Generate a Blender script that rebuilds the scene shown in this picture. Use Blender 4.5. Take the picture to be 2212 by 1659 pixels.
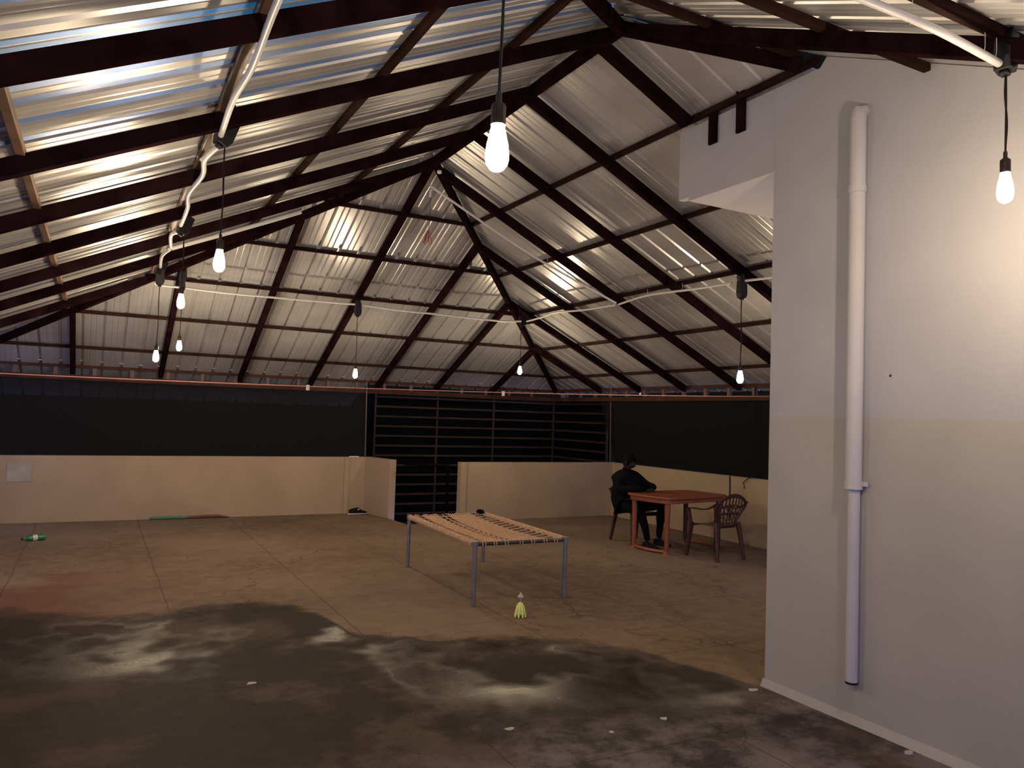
import bpy, bmesh, math, random
from mathutils import Vector, Matrix
random.seed(7)
for o in list(bpy.data.objects): bpy.data.objects.remove(o)
S = bpy.context.scene
COL = S.collection

# ---------------------------------------------------------------- camera
cam_d = bpy.data.cameras.new('camera'); cam = bpy.data.objects.new('camera', cam_d); COL.objects.link(cam)
rt = Vector((0.87962778, -0.47451982, 0.03295315)); up = Vector((-0.0496243, -0.02264779, 0.99851114)); fw = Vector((0.47306701, 0.87995342, 0.04346934))
m = Matrix((rt, up, -fw)).transposed().to_4x4(); m.translation = Vector((0, 0, 1.7)); cam.matrix_world = m
cam_d.sensor_width = 36; cam_d.lens = 36*1659.96/2212; cam_d.clip_start = .05
S.camera = cam
# ---------------------------------------------------------------- view + world
S.view_settings.view_transform = 'Standard'; S.view_settings.look = 'None'
S.view_settings.gamma = 1; S.view_settings.use_curve_mapping = False
S.view_settings.exposure = 0.0
BULB = 820.0            # emission strength of every lit bulb
BULB_COL = (1.0, 0.77, 0.50, 1)
w = bpy.data.worlds.new('night'); S.world = w; w.use_nodes = True
nt = w.node_tree; nt.nodes.clear()
out = nt.nodes.new('ShaderNodeOutputWorld'); bg = nt.nodes.new('ShaderNodeBackground')
tc = nt.nodes.new('ShaderNodeTexCoord'); dot = nt.nodes.new('ShaderNodeVectorMath'); dot.operation = 'DOT_PRODUCT'
dot.inputs[1].default_value = Vector((-.25, -1, .12)).normalized()
rp = nt.nodes.new('ShaderNodeValToRGB'); e = rp.color_ramp.elements
e[0].position = 0.35; e[0].color = (.0054, .0055, .0060, 1)
e[1].position = 1.0; e[1].color = (.85, 1.0, 2.2, 1)
mr = nt.nodes.new('ShaderNodeMapRange'); mr.inputs[1].default_value = -1; mr.inputs[2].default_value = 1
nt.links.new(tc.outputs['Generated'], dot.inputs[0]); nt.links.new(dot.outputs['Value'], mr.inputs[0])
nt.links.new(mr.outputs[0], rp.inputs[0]); nt.links.new(rp.outputs[0], bg.inputs[0]); nt.links.new(bg.outputs[0], out.inputs[0])
bg.inputs[1].default_value = 1.0

# ---------------------------------------------------------------- materials
def mat(name, col, rough=.6, metal=0, spec=.5, bump=0, bscale=40, var=0, vscale=3, col2=None, emit=0, ecol=None, rvar=0, detail=6, stretch=None):
    M = bpy.data.materials.new(name); M.use_nodes = True; n = M.node_tree.nodes; l = M.node_tree.links
    b = n['Principled BSDF']; b.inputs['Base Color'].default_value = (*col, 1)
    b.inputs['Roughness'].default_value = rough; b.inputs['Metallic'].default_value = metal
    b.inputs['Specular IOR Level'].default_value = spec
    t = n.new('ShaderNodeTexCoord'); src = t.outputs['Object']
    if stretch:
        mp = n.new('ShaderNodeMapping'); mp.inputs['Scale'].default_value = stretch; l.new(src, mp.inputs[0]); src = mp.outputs[0]
    if var or col2:
        N = n.new('ShaderNodeTexNoise'); N.inputs['Scale'].default_value = vscale; N.inputs['Detail'].default_value = detail
        l.new(src, N.inputs['Vector'])
        r = n.new('ShaderNodeValToRGB'); r.color_ramp.elements[0].position = .3; r.color_ramp.elements[1].position = .7
        c2 = col2 or tuple(max(0, c*(1-var)) for c in col); c1 = col if col2 else tuple(min(1, c*(1+var)) for c in col)
        r.color_ramp.elements[0].color = (*c2, 1); r.color_ramp.elements[1].color = (*c1, 1)
        l.new(N.outputs[0], r.inputs[0]); l.new(r.outputs[0], b.inputs['Base Color'])
        if rvar:
            q = n.new('ShaderNodeMapRange'); q.inputs[1].default_value = .3; q.inputs[2].default_value = .7
            q.inputs[3].default_value = rough-rvar; q.inputs[4].default_value = rough+rvar
            l.new(N.outputs[0], q.inputs[0]); l.new(q.outputs[0], b.inputs['Roughness'])
    if bump:
        N2 = n.new('ShaderNodeTexNoise'); N2.inputs['Scale'].default_value = bscale; N2.inputs['Detail'].default_value = 4
        l.new(src, N2.inputs['Vector'])
        B = n.new('ShaderNodeBump'); B.inputs['Strength'].default_value = bump; B.inputs['Distance'].default_value = .01
        l.new(N2.outputs[0], B.inputs['Height']); l.new(B.outputs[0], b.inputs['Normal'])
    if emit:
        b.inputs['Emission Color'].default_value = ecol or (*col, 1); b.inputs['Emission Strength'].default_value = emit
    return M

M_steel = mat('dark_red_oxide_steel', (.012, .005, .006), .95, 0, .0, var=.5, vscale=6, bump=.15, bscale=60)
M_purlin = mat('brown_painted_purlin', (.022, .010, .008), .9, 0, .04, var=.4, vscale=5)
M_purlin2 = mat('tan_purlin', (.15, .085, .05), .5, 0, .4, var=.5, vscale=3)  # tan colour for two purlins of the left slope
M_white = mat('white_pvc', (.62, .6, .58), .35, 0, .5)
M_black = mat('black_plastic', (.006, .006, .008), .45, 0, .4)
M_wire = mat('black_cable', (.008, .006, .006), .6, 0, .3)
M_bulb = mat('lit_bulb', (.9, .9, .9), .3, emit=BULB, ecol=BULB_COL)
M_wall = mat('plaster_parapet', (.35, .262, .17), .85, 0, .25, var=.09, vscale=1.6, bump=.12, bscale=30)
M_patch = mat('grey_plaster_patch', (.34, .30, .25), .9, 0, .2, var=.15, vscale=5)
M_soffit_lit = mat('lit_plaster_soffit', (.82, .78, .76), .85, 0, .25, bump=.1)  # underside paler than the box faces: bulb light put into its colour
M_soffit = mat('pale_lavender_plaster', (.46, .45, .48), .85, 0, .25, var=.06, vscale=2, bump=.1, bscale=40)
M_galv = mat('galvanised_tube', (.23, .225, .24), .42, .6, .5, var=.2, vscale=14)
M_rope = mat('tan_cot_rope', (.52, .34, .22), .85, 0, .2, var=.2, vscale=30)
M_table = mat('brown_table_plastic', (.24, .068, .03), .38, 0, .5, var=.18, vscale=3, stretch=(1, 8, 1), bump=.05, bscale=60)
M_chair = mat('dark_brown_plastic', (.055, .022, .018), .3, 0, .5, var=.1, vscale=4)
M_cloth = mat('black_cloth', (.004, .004, .006), .9, 0, .08, bump=.3, bscale=25)
M_skin = mat('skin', (.03, .017, .012), .6, 0, .3)
M_hair = mat('black_hair', (.002, .002, .002), .8, 0, .08, bump=.5, bscale=120)
M_shoe = mat('black_shoe', (.006, .006, .009), .8, 0, .2)
M_sole = mat('white_shoe_sole', (.55, .5, .45), .6)
M_green = mat('green_bottle_plastic', (.015, .16, .06), .2, 0, .6)
M_label = mat('pale_bottle_label', (.5, .5, .47), .5)
M_greenstick = mat('green_bristles', (.04, .17, .07), .6, bump=.3, bscale=80)
M_brownstick = mat('brown_stick', (.12, .045, .03), .7)
M_neon = mat('neon_green', (.80, .90, .26), .4, 0, .5)
M_pale = mat('pale_feathery', (.5, .42, .34), .7)
M_clothes_rope = mat('pink_cord', (.62, .27, .20), .7)
M_peg = mat('white_peg', (.8, .78, .72), .5)
M_pole = mat('grey_pole', (.16, .11, .085), .5)
M_slat = mat('brown_slat', (.036, .022, .011), .8, .0, .05, var=.3, vscale=2)
M_blackpaint = mat('black_backing', (.004, .0035, .003), .95, 0, .0)
M_redwire = mat('red_wire', (.42, .07, .05), .6)
M_paper = mat('pale_paper', (.75, .72, .66), .7)
M_speck = mat('pale_debris', (.42, .36, .33), .8)

def sheet_mat():
    M = bpy.data.materials.new('galvalume_sheet'); M.use_nodes = True; n = M.node_tree.nodes; l = M.node_tree.links
    b = n['Principled BSDF']; b.inputs['Metallic'].default_value = .55
    t = n.new('ShaderNodeTexCoord')
    N = n.new('ShaderNodeTexNoise'); N.inputs['Scale'].default_value = 1.3; N.inputs['Detail'].default_value = 5
    l.new(t.outputs['Object'], N.inputs['Vector'])
    r = n.new('ShaderNodeValToRGB'); r.color_ramp.elements[0].position = .3; r.color_ramp.elements[1].position = .72
    r.color_ramp.elements[0].color = (.44, .435, .45, 1); r.color_ramp.elements[1].color = (.66, .66, .67, 1)
    l.new(N.outputs[0], r.inputs[0]); l.new(r.outputs[0], b.inputs['Base Color'])
    q = n.new('ShaderNodeMapRange'); q.inputs[1].default_value = .3; q.inputs[2].default_value = .7; q.inputs[3].default_value = .27; q.inputs[4].default_value = .36
    l.new(N.outputs[0], q.inputs[0]); l.new(q.outputs[0], b.inputs['Roughness'])
    N2 = n.new('ShaderNodeTexNoise'); N2.inputs['Scale'].default_value = 1.6; N2.inputs['Detail'].default_value = 0
    l.new(t.outputs['Object'], N2.inputs['Vector'])
    B = n.new('ShaderNodeBump'); B.inputs['Strength'].default_value = .35; B.inputs['Distance'].default_value = .02
    l.new(N2.outputs[0], B.inputs['Height']); l.new(B.outputs[0], b.inputs['Normal'])
    return M
M_sheet = sheet_mat()
M_blue = mat('blue_strip', (.01, .26, .80), .4, .15, .5, var=.25, vscale=2)  # blue colour for strips on the left roof slope
M_blue2 = mat('pale_blue_strip', (.17, .29, .62), .38, .45, .5, var=.2, vscale=2)

def net_mat(tr):
    M = bpy.data.materials.new('black_shade_net'); M.use_nodes = True; n = M.node_tree.nodes; l = M.node_tree.links
    b = n['Principled BSDF']; b.inputs['Base Color'].default_value = (.0125, .0115, .0115, 1); b.inputs['Roughness'].default_value = .95
    b.inputs['Specular IOR Level'].default_value = .05
    T = n.new('ShaderNodeBsdfTransparent'); X = n.new('ShaderNodeMixShader'); X.inputs[0].default_value = 1-tr
    l.new(T.outputs[0], X.inputs[1]); l.new(b.outputs[0], X.inputs[2]); l.new(X.outputs[0], n['Material Output'].inputs[0])
    return M
M_net = net_mat(.2)

def dado_mat():
    M = mat('two_tone_wall', (.5, .5, .5), .85, 0, .2, bump=.12, bscale=35)
    n = M.node_tree.nodes; l = M.node_tree.links; b = n['Principled BSDF']
    t = n.new('ShaderNodeTexCoord'); s = n.new('ShaderNodeSeparateXYZ'); l.new(t.outputs['Object'], s.inputs[0])
    N = n.new('ShaderNodeTexNoise'); N.inputs['Scale'].default_value = 2.2; N.inputs['Detail'].default_value = 5; l.new(t.outputs['Object'], N.inputs['Vector'])
    st = n.new('ShaderNodeMath'); st.operation = 'GREATER_THAN'; st.inputs[1].default_value = 1.765; l.new(s.outputs['Z'], st.inputs[0])
    m1 = n.new('ShaderNodeMix'); m1.data_type = 'RGBA'; m1.inputs[6].default_value = (.43, .41, .385, 1); m1.inputs[7].default_value = (.43, .43, .47, 1)
    l.new(st.outputs[0], m1.inputs[0])
    m2 = n.new('ShaderNodeMix'); m2.data_type = 'RGBA'; m2.blend_type = 'MULTIPLY'; m2.inputs[0].default_value = .22
    l.new(m1.outputs[2], m2.inputs[6]); l.new(N.outputs[0], m2.inputs[7])
    vo = n.new('ShaderNodeTexVoronoi'); vo.inputs['Scale'].default_value = 2.1; l.new(t.outputs['Object'], vo.inputs['Vector'])
    ls = n.new('ShaderNodeMath'); ls.operation = 'LESS_THAN'; ls.inputs[1].default_value = .018; l.new(vo.outputs['Distance'], ls.inputs[0])
    m3 = n.new('ShaderNodeMix'); m3.data_type = 'RGBA'; m3.inputs[7].default_value = (.06, .05, .045, 1)
    l.new(ls.outputs[0], m3.inputs[0]); l.new(m2.outputs[2], m3.inputs[6]); l.new(m3.outputs[2], b.inputs['Base Color'])
    return M
M_dado = dado_mat()

def floor_mat():
    M = bpy.data.materials.new('stained_concrete'); M.use_nodes = True; n = M.node_tree.nodes; l = M.node_tree.links
    b = n['Principled BSDF']
    def nd(t, **k):
        x = n.new(t)
        for a, v in k.items(): setattr(x, a, v)
        return x
    def math_(op, a, c=None, d=None):
        x = nd('ShaderNodeMath', operation=op)
        for i, v in enumerate((a, c, d)):
            if v is None: continue
            if isinstance(v, (int, float)): x.inputs[i].default_value = v
            else: l.new(v, x.inputs[i])
        return x.outputs[0]
    def noise(sc, det=6, rough=.55, vec=None):
        x = nd('ShaderNodeTexNoise'); x.inputs['Scale'].default_value = sc; x.inputs['Detail'].default_value = det; x.inputs['Roughness'].default_value = rough
        l.new(vec or P, x.inputs['Vector']); return x.outputs[0]
    def rng(v, a, c, d=0., e_=1., smooth=True):
        x = nd('ShaderNodeMapRange', interpolation_type='SMOOTHSTEP' if smooth else 'LINEAR')
        for i, k in enumerate((a, c, d, e_)): x.inputs[i+1].default_value = k
        l.new(v, x.inputs[0]); return x.outputs[0]
    def mix(f, a, c, mode='MIX'):
        x = nd('ShaderNodeMix', data_type='RGBA', blend_type=mode)
        for i, v in ((0, f), (6, a), (7, c)):
            if isinstance(v, tuple): x.inputs[i].default_value = (*v, 1)
            elif isinstance(v, (int, float)): x.inputs[i].default_value = v
            else: l.new(v, x.inputs[i])
        return x.outputs[2]
    t = nd('ShaderNodeTexCoord'); P = t.outputs['Object']
    s = nd('ShaderNodeSeparateXYZ'); l.new(P, s.inputs[0]); X, Y = s.outputs['X'], s.outputs['Y']
    # edge of the wetted area: y along x
    fc = nd('ShaderNodeFloatCurve'); cu = fc.mapping.curves[0]
    pts = [(-2, 7.9), (-.63, 7.64), (.38, 7.02), (1.1, 7.15), (1.5, 6.95), (1.71, 6.59), (1.85, 5.87), (2.58, 5.47), (3.51, 4.93), (3.77, 4.17), (3.95, 3.7), (4.2, 3.5)]
    for i, (a, c) in enumerate(pts):
        pt = ((a+2)/6.2, c/8.)
        if i < 2 : cu.points[i].location = pt if i == 0 else (1, pts[-1][1]/8.)
        if 0 < i < len(pts)-1: cu.points.new(*pt)
    for p_ in cu.points: p_.handle_type = 'AUTO_CLAMPED'
    fc.mapping.update()
    l.new(rng(X, -2, 4.2, 0, 1, False), fc.inputs['Value'])
    yb = math_('MULTIPLY', fc.outputs[0], 8.)
    wob = math_('MULTIPLY', math_('SUBTRACT', noise(2.6, 7, .65), .5), 1.0)
    d = math_('ADD', math_('SUBTRACT', yb, Y), wob)       # >0 : inside the wet side
    wet = rng(d, -.06, .22)
    # dry islands within the wet side, and the pale dry strip nearest the viewer
    isl = rng(noise(.9, 6, .6), .50, .60)
    near = rng(math_('ADD', Y, math_('MULTIPLY', math_('SUBTRACT', noise(1.1, 5), .5), 2.2)), 4.1, 3.0)
    wetness = math_('MULTIPLY', wet, math_('SUBTRACT', 1., math_('MULTIPLY', isl, .28)))
    big = noise(.55, 6, .6); fine = noise(7, 8, .7)
    dry = mix(rng(big, .3, .7), (.122, .082, .056), (.205, .150, .108))
    dry = mix(math_('MULTIPLY', rng(fine, .35, .7), .35), dry, (.30, .21, .14))
    # reddish stain towards the left wall
    red = math_('MULTIPLY', rng(X, .9, -.6), math_('MULTIPLY', rng(Y, 10.2, 9.3), rng(noise(.9, 3), .35, .6)))
    dry = mix(math_('MULTIPLY', red, .7), dry, (.13, .045, .03))
    wetc = mix(rng(fine, .3, .75), (.014, .010, .008), (.040, .029, .022))
    nearc = mix(rng(noise(2.3, 6, .7), .40, .62), (.045, .036, .036), (.150, .128, .132))
    wetc = mix(near, wetc, nearc)
    c = mix(wetness, dry, wetc)
    # joints between the cast bays
    def joint(V, per, off, wd):
        f = math_('FRACT', math_('DIVIDE', math_('SUBTRACT', V, off), per))
        return math_('LESS_THAN', math_('ABSOLUTE', math_('SUBTRACT', f, .5)), wd/per)
    wv = math_('MULTIPLY', math_('SUBTRACT', noise(1.3, 3), .5), .05)
    J = math_('MAXIMUM', joint(math_('ADD', X, wv), 1.27, -.03, .006), joint(math_('ADD', Y, wv), 1.26, 2.6, .005))
    c = mix(math_('MULTIPLY', J, .45), c, (.03, .02, .015))
    # cracks
    vo = nd('ShaderNodeTexVoronoi', feature='DISTANCE_TO_EDGE'); vo.inputs['Scale'].default_value = .45
    vv = nd('ShaderNodeVectorMath', operation='ADD'); nn = nd('ShaderNodeTexNoise'); nn.inputs['Scale'].default_value = 2.; l.new(P, nn.inputs['Vector'])
    l.new(P, vv.inputs[0]); l.new(nn.outputs['Color'], vv.inputs[1]); l.new(vv.outputs[0], vo.inputs['Vector'])
    cr = rng(vo.outputs['Distance'], .006, .0)
    c = mix(math_('MULTIPLY', cr, .5), c, (.04, .025, .018))
    # dark gravelly spatter and pale specks
    v2 = nd('ShaderNodeTexVoronoi'); v2.inputs['Scale'].default_value = 26; l.new(P, v2.inputs['Vector'])
    sp = math_('MULTIPLY', math_('LESS_THAN', v2.outputs['Distance'], .17), rng(noise(1.9, 2), .52, .62))
    c = mix(math_('MULTIPLY', math_('MULTIPLY', sp, wet), .8), c, (.02, .014, .01))
    l.new(c, b.inputs['Base Color'])
    band = math_('MULTIPLY', rng(d, .12, .45), rng(d, 1.9, 1.2))
    pud = math_('MULTIPLY', band, rng(noise(1.15, 3, .5), .46, .58))
    rg = math_('SUBTRACT', rng(wetness, 0, 1, .85, .68), math_('MULTIPLY', pud, .48))
    rg2 = math_('ADD', rg, math_('MULTIPLY', near, .22))
    l.new(math_('ADD', rg2, math_('MULTIPLY', math_('SUBTRACT', fine, .5), .2)), b.inputs['Roughness'])
    l.new(math_('ADD', .12, math_('MULTIPLY', pud, .32)), b.inputs['Specular IOR Level'])
    B = nd('ShaderNodeBump'); B.inputs['Strength'].default_value = .3; B.inputs['Distance'].default_value = .010
    h = math_('ADD', noise(30, 5, .7), math_('MULTIPLY', sp, .6)); l.new(h, B.inputs['Height']); l.new(B.outputs[0], b.inputs['Normal'])
    return M
M_floor = floor_mat()

# ---------------------------------------------------------------- mesh helpers
class MB:
    def __init__(s): s.v = []; s.f = []; s.mi = []
    def add(s, vs, fs, mi=0):
        b = len(s.v); s.v += [tuple(x) for x in vs]; s.f += [[i+b for i in f] for f in fs]; s.mi += [mi]*len(fs); return s
    def box(s, a, b, mi=0):
        x0, y0, z0 = a; x1, y1, z1 = b
        return s.add([(x0,y0,z0),(x1,y0,z0),(x1,y1,z0),(x0,y1,z0),(x0,y0,z1),(x1,y0,z1),(x1,y1,z1),(x0,y1,z1)],
                     [(0,3,2,1),(4,5,6,7),(0,1,5,4),(1,2,6,5),(2,3,7,6),(3,0,4,7)], mi)
    def bar(s, p, q, w_, h, upv=(0,0,1), w2=None, h2=None, mi=0):
        p = Vector(p); q = Vector(q); d = (q-p).normalized(); u = Vector(upv); sd = d.cross(u)
        if sd.length < 1e-5: sd = d.cross(Vector((1,0,0)))
        sd.normalize(); u = sd.cross(d).normalized(); w2 = w2 or w_; h2 = h2 or h; vs = []
        for c, a, b in ((p, w_, h), (q, w2, h2)):
            for i, j in ((-1,-1),(1,-1),(1,1),(-1,1)): vs.append(c+sd*i*a/2+u*j*b/2)
        return s.add(vs, [(0,1,2,3),(7,6,5,4),(0,4,5,1),(1,5,6,2),(2,6,7,3),(3,7,4,0)], mi)
    def tube(s, pts, r, n=8, cap=True, mi=0):
        pts = [Vector(p) for p in pts]; rs = r if isinstance(r, (list, tuple)) else [r]*len(pts); vs = []; fs = []
        t0 = (pts[1]-pts[0]).normalized(); a = t0.cross(Vector((0,0,1)))
        if a.length < 1e-4: a = Vector((1,0,0))
        a.normalize()
        for i, p in enumerate(pts):
            t = ((pts[min(i+1,len(pts)-1)]-pts[max(i-1,0)])).normalized()
            a = (a-t*a.dot(t)).normalized(); b = t.cross(a)
            for k in range(n):
                g = 2*math.pi*k/n; vs.append(p+(a*math.cos(g)+b*math.sin(g))*rs[i])
        for i in range(len(pts)-1):
            for k in range(n): fs.append((i*n+k, i*n+(k+1)%n, (i+1)*n+(k+1)%n, (i+1)*n+k))
        if cap: fs.append(tuple(range(n-1,-1,-1))); fs.append(tuple((len(pts)-1)*n+k for k in range(n)))
        return s.add(vs, fs, mi)
    def lathe(s, prof, c=(0,0,0), n=20, mi=0):
        vs = []; fs = []; c = Vector(c)
        for r, z in prof:
            for k in range(n): g = 2*math.pi*k/n; vs.append(c+Vector((r*math.cos(g), r*math.sin(g), z)))
        for i in range(len(prof)-1):
            for k in range(n): fs.append((i*n+k, i*n+(k+1)%n, (i+1)*n+(k+1)%n, (i+1)*n+k))
        fs.append(tuple(range(n-1,-1,-1))); fs.append(tuple((len(prof)-1)*n+k for k in range(n)))
        return s.add(vs, fs, mi)
    def prism(s, poly, a, b, axis=2, mi=0):
        def P(p, h):
            return {2:(p[0],p[1],h), 1:(p[0],h,p[1]), 0:(h,p[0],p[1])}[axis]
        n = len(poly); vs = [P(p, a) for p in poly]+[P(p, b) for p in poly]
        fs = [tuple(range(n))[::-1], tuple(range(n, 2*n))]+[(i, (i+1)%n, n+(i+1)%n, n+i) for i in range(n)]
        return s.add(vs, fs, mi)
    def build(s, name, mats, parent=None, smooth=False, bevel=0, origin=None):
        me = bpy.data.meshes.new(name)
        vs = s.v
        if origin: vs = [(x-origin[0], y-origin[1], z-origin[2]) for x, y, z in vs]
        me.from_pydata(vs, [], s.f)
        for M in (mats if isinstance(mats, (list, tuple)) else [mats]): me.materials.append(M)
        for p, mi in zip(me.polygons, s.mi): p.material_index = mi; p.use_smooth = smooth
        bm = bmesh.new(); bm.from_mesh(me); bmesh.ops.recalc_face_normals(bm, faces=bm.faces); bm.to_mesh(me); bm.free()
        o = bpy.data.objects.new(name, me); COL.objects.link(o)
        if origin: o.location = origin
        if parent: o.parent = parent
        if bevel:
            b = o.modifiers.new('bevel', 'BEVEL'); b.width = bevel; b.segments = 2; b.limit_method = 'ANGLE'
        if smooth:
            try: me.set_sharp_from_angle(angle=math.radians(40))
            except Exception: pass
        return o
def tag(o, label=None, cat=None, group=None, kind=None):
    for k, v in (('label', label), ('category', cat), ('group', group), ('kind', kind)):
        if v: o[k] = v
    return o
def empty(name, loc=(0,0,0), rz=0):
    o = bpy.data.objects.new(name, None); COL.objects.link(o); o.location = loc; o.rotation_euler = (0,0,rz); o.empty_display_size = .1; return o
def struct(name, mb, M, label=None, cat=None, **k):
    return tag(mb.build(name, M, **k), label, cat, None, 'structure')
def copy_tree(o, parent=None):
    c = o.copy(); COL.objects.link(c); c.parent = parent
    for ch in [x for x in bpy.data.objects if x.parent == o]: copy_tree(ch, c)
    return c

# ---------------------------------------------------------------- roof geometry
XR, ZR, YF, YN = 3.031, 4.393, 7.541, 4.232
TA, TB, TC, TD = .459, .454, .480, .463
PO = .06            # purlins ride this much above the rafters' centre plane
SO = .092           # sheets above it again
def zA(x): return ZR-TA*(XR-x)
def zC(x): return ZR-TC*(x-XR)
def zB(y): return ZR-TB*(y-YF)
def zD(y): return ZR-TD*(YN-y)
YB_A = lambda x: YF+(XR-x)*TA/TB        # far hip above slope A
YB_C = lambda x: YF+(x-XR)*TC/TB
YD_A = lambda x: YN-(XR-x)*TA/TD
YD_C = lambda x: YN-(x-XR)*TC/TD
# corrugated sheets: profile across the sheet, offsets in metres
def profile(a, b, hf=1.):
    pts = []; k = math.floor(a/.25)
    while k*.25 < b:
        base = k*.25
        for u, h in ((0, 0), (.014, .024), (.034, .024), (.048, 0), (.105, 0), (.115, .0025), (.125, 0), (.170, 0), (.180, .0025), (.190, 0)):
            if a <= base+u <= b: pts.append((base+u, h*hf))
        k += 1
    return [(a, 0)]+pts+[(b, 0)]
def sheet(name, a, b, top, bot, P, mfun=None, segs=1, hf=1.):
    """top(s)/bot(s): run coordinate of ridge side and eave side at station s; P(s, r) -> xyz of the plane"""
    mb = MB(); pr = profile(a, b, hf); vs = []; fs = []; mis = []
    for s_, h in pr:
        t0, t1 = top(s_), bot(s_)
        for k in range(segs+1):
            r = t0+(t1-t0)*k/segs; x, y, z = P(s_, r); vs.append((x, y, z+SO+h))
    n = segs+1
    for i in range(len(pr)-1):
        for k in range(segs):
            fs.append((i*n+k, i*n+k+1, (i+1)*n+k+1, (i+1)*n+k)); mis.append(mfun(pr[i][0], pr[i+1][0], pr[i][1], pr[i+1][1]) if mfun else 0)
    mb.v = vs; mb.f = fs; mb.mi = mis
    o = mb.build(name, [M_sheet, M_blue, M_blue2])
    tag(o, kind='structure')
    so = o.modifiers.new('thick', 'SOLIDIFY'); so.thickness = .0012; so.offset = 0
    return o
def blueA(s0, s1, h0, h1):
    """strips of blue colour on the pans of the first sheets"""
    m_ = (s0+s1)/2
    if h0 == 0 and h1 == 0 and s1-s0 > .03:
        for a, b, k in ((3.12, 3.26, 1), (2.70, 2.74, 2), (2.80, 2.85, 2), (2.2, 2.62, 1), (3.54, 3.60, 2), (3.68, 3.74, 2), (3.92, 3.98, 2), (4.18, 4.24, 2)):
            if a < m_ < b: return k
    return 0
clampA = lambda s_: XR-max(0, (s_-YF)*TB/TA, (YN-s_)*TD/TA)
clampC = lambda s_: XR+max(0, (s_-YF)*TB/TC, (YN-s_)*TD/TC)
EA, EC, EB, ED = -2.05, 7.86, 12.62, -.85
sheet('ceiling', ED, 12.62, clampA, lambda s_: EA, lambda s_, r: (r, s_, zA(r)), blueA)['label'] = 'corrugated metal roof slope on the left with blue strips'
def topC(s_):
    t = clampC(s_)
    if s_ < YN:      # ill-fitting short sheets leave dark slivers along the hip
        t += .24*(((YN-s_)/.47) % 1.0)**1.5+.01
    return t
sheet('ceiling', 3.3, 12.4, topC, lambda s_: EC, lambda s_, r: (r, s_, zC(r)), hf=.6)['label'] = 'corrugated metal roof slope on the right'
sheet('ceiling', EA, 8.05, lambda s_: YF+max(0, (XR-s_)*TA/TB, (s_-XR)*TC/TB), lambda s_: (13.45 if s_ < 4.0 else EB),
      lambda s_, r: (s_, r, zB(r)), hf=1.7)['label'] = 'corrugated metal roof slope at the far end'
sheet('ceiling', EA, 6.6, lambda s_: YN-max(0, (XR-s_)*TA/TD, (s_-XR)*TC/TD), lambda s_: ED, lambda s_, r: (s_, r, zD(r)))['label'] = 'corrugated metal roof slope overhead at the near end'

# rafters, hips, ridge and purlins: one steel member each
RW, RH = .066, .088
def member(name, p, q, w_, h, label, cat, group, M=M_steel):
    o = MB().bar(p, q, w_, h).build(name, M, bevel=.003)
    return tag(o, label, cat, group)
ordw = ['nearest', 'second', 'third', 'fourth', 'fifth', 'sixth', 'seventh', 'eighth', 'ninth', 'tenth']
yA = [3.16, 4.33, 5.46, 6.586, 7.681, 8.784, 10.13]
for i, y in enumerate(yA):
    x0 = clampA(y)
    member('roof_rafter', (x0-.02, y, zA(x0-.02)), (-1.95, y, zA(-1.95)), RW, RH,
           'dark steel rafter on the left roof slope, %s counted from the near end' % ordw[i], 'rafter', 'rafters of the left roof slope')
xB = [-.331, .802, 1.92, 3.014, 4.131, 5.191, 6.287]
for i, x in enumerate(xB):
    y0 = YB_A(x) if x < XR else YB_C(x)
    member('roof_rafter', (x, y0+.03, zB(y0+.03)), (x, 12.5, zB(12.5)), RW, RH,
           'dark steel rafter on the far roof slope, %s from the left' % ordw[i].replace('nearest', 'first'), 'rafter', 'rafters of the far roof slope')
yC = [4.49, 5.551, 6.57, 7.646, 8.742, 9.813, 10.891]
for i, y in enumerate(yC):
    x0 = clampC(y)
    member('roof_rafter', (x0+.02, y, zC(x0+.02)), ((7.6, y, zC(7.6)) if i else (3.86, y, zC(3.86))), RW, RH,
           'dark steel rafter on the right roof slope, %s counted from the near end' % ordw[i], 'rafter', 'rafters of the right roof slope')
member('roof_rafter', (3.10, YN, zD(YN)), (3.2, -.7, zD(-.7)), .075, .085, 'thick dark steel beam running overhead from ridge end past white wall top', 'rafter', 'rafters of the near roof slope')
for nm, lab, q in (('a', 'long dark hip beam falling from ridge end to the far left corner', (-1.75, YB_A(-1.75), zA(-1.75))),
                   ('b', 'dark hip beam between far and right slopes, falling to the far right corner', (7.6, YB_C(7.6), zC(7.6))),
                   ('c', 'dark hip beam running back overhead from near ridge end to the left', (-1.4, YD_A(-1.4), zA(-1.4))),
                   ('d', 'short dark hip beam from near ridge end to white wall top', (3.84, YD_C(3.84), zC(3.84)))):
    member('roof_hip_beam', (XR, YF if nm in 'ab' else YN, ZR), q, .06, .085, lab, 'beam', 'hip beams')
member('roof_ridge_beam', (XR, YN-.03, ZR), (XR, YF+.03, ZR), .065, .085, 'dark steel ridge beam along the top of the roof', 'beam', None)
PW = .042
def zz(z): return z+PO
for i, x in enumerate([-.383, .502, 1.383, 2.233]):
    member('roof_purlin', (x, max(-.6, YD_A(x)), zz(zA(x))), (x, YB_A(x), zz(zA(x))), PW, PW,
           'thin brown purlin crossing the left slope, %s up from the left eave' % ordw[i].replace('nearest', 'first'), 'purlin', 'purlins of the left slope', M_purlin2 if i in (0, 1) else M_purlin)
for i, y in enumerate([8.47, 9.318, 10.18, 11.065, 11.932]):
    member('roof_purlin', (max(-1.95, XR-(y-YF)*TB/TA), y, zz(zB(y))), (XR+(y-YF)*TB/TC, y, zz(zB(y))), PW, PW,
           'thin dark purlin crossing the far slope, %s down from the ridge' % ordw[i].replace('nearest', 'first'), 'purlin', 'purlins of the far slope', M_purlin)
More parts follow.
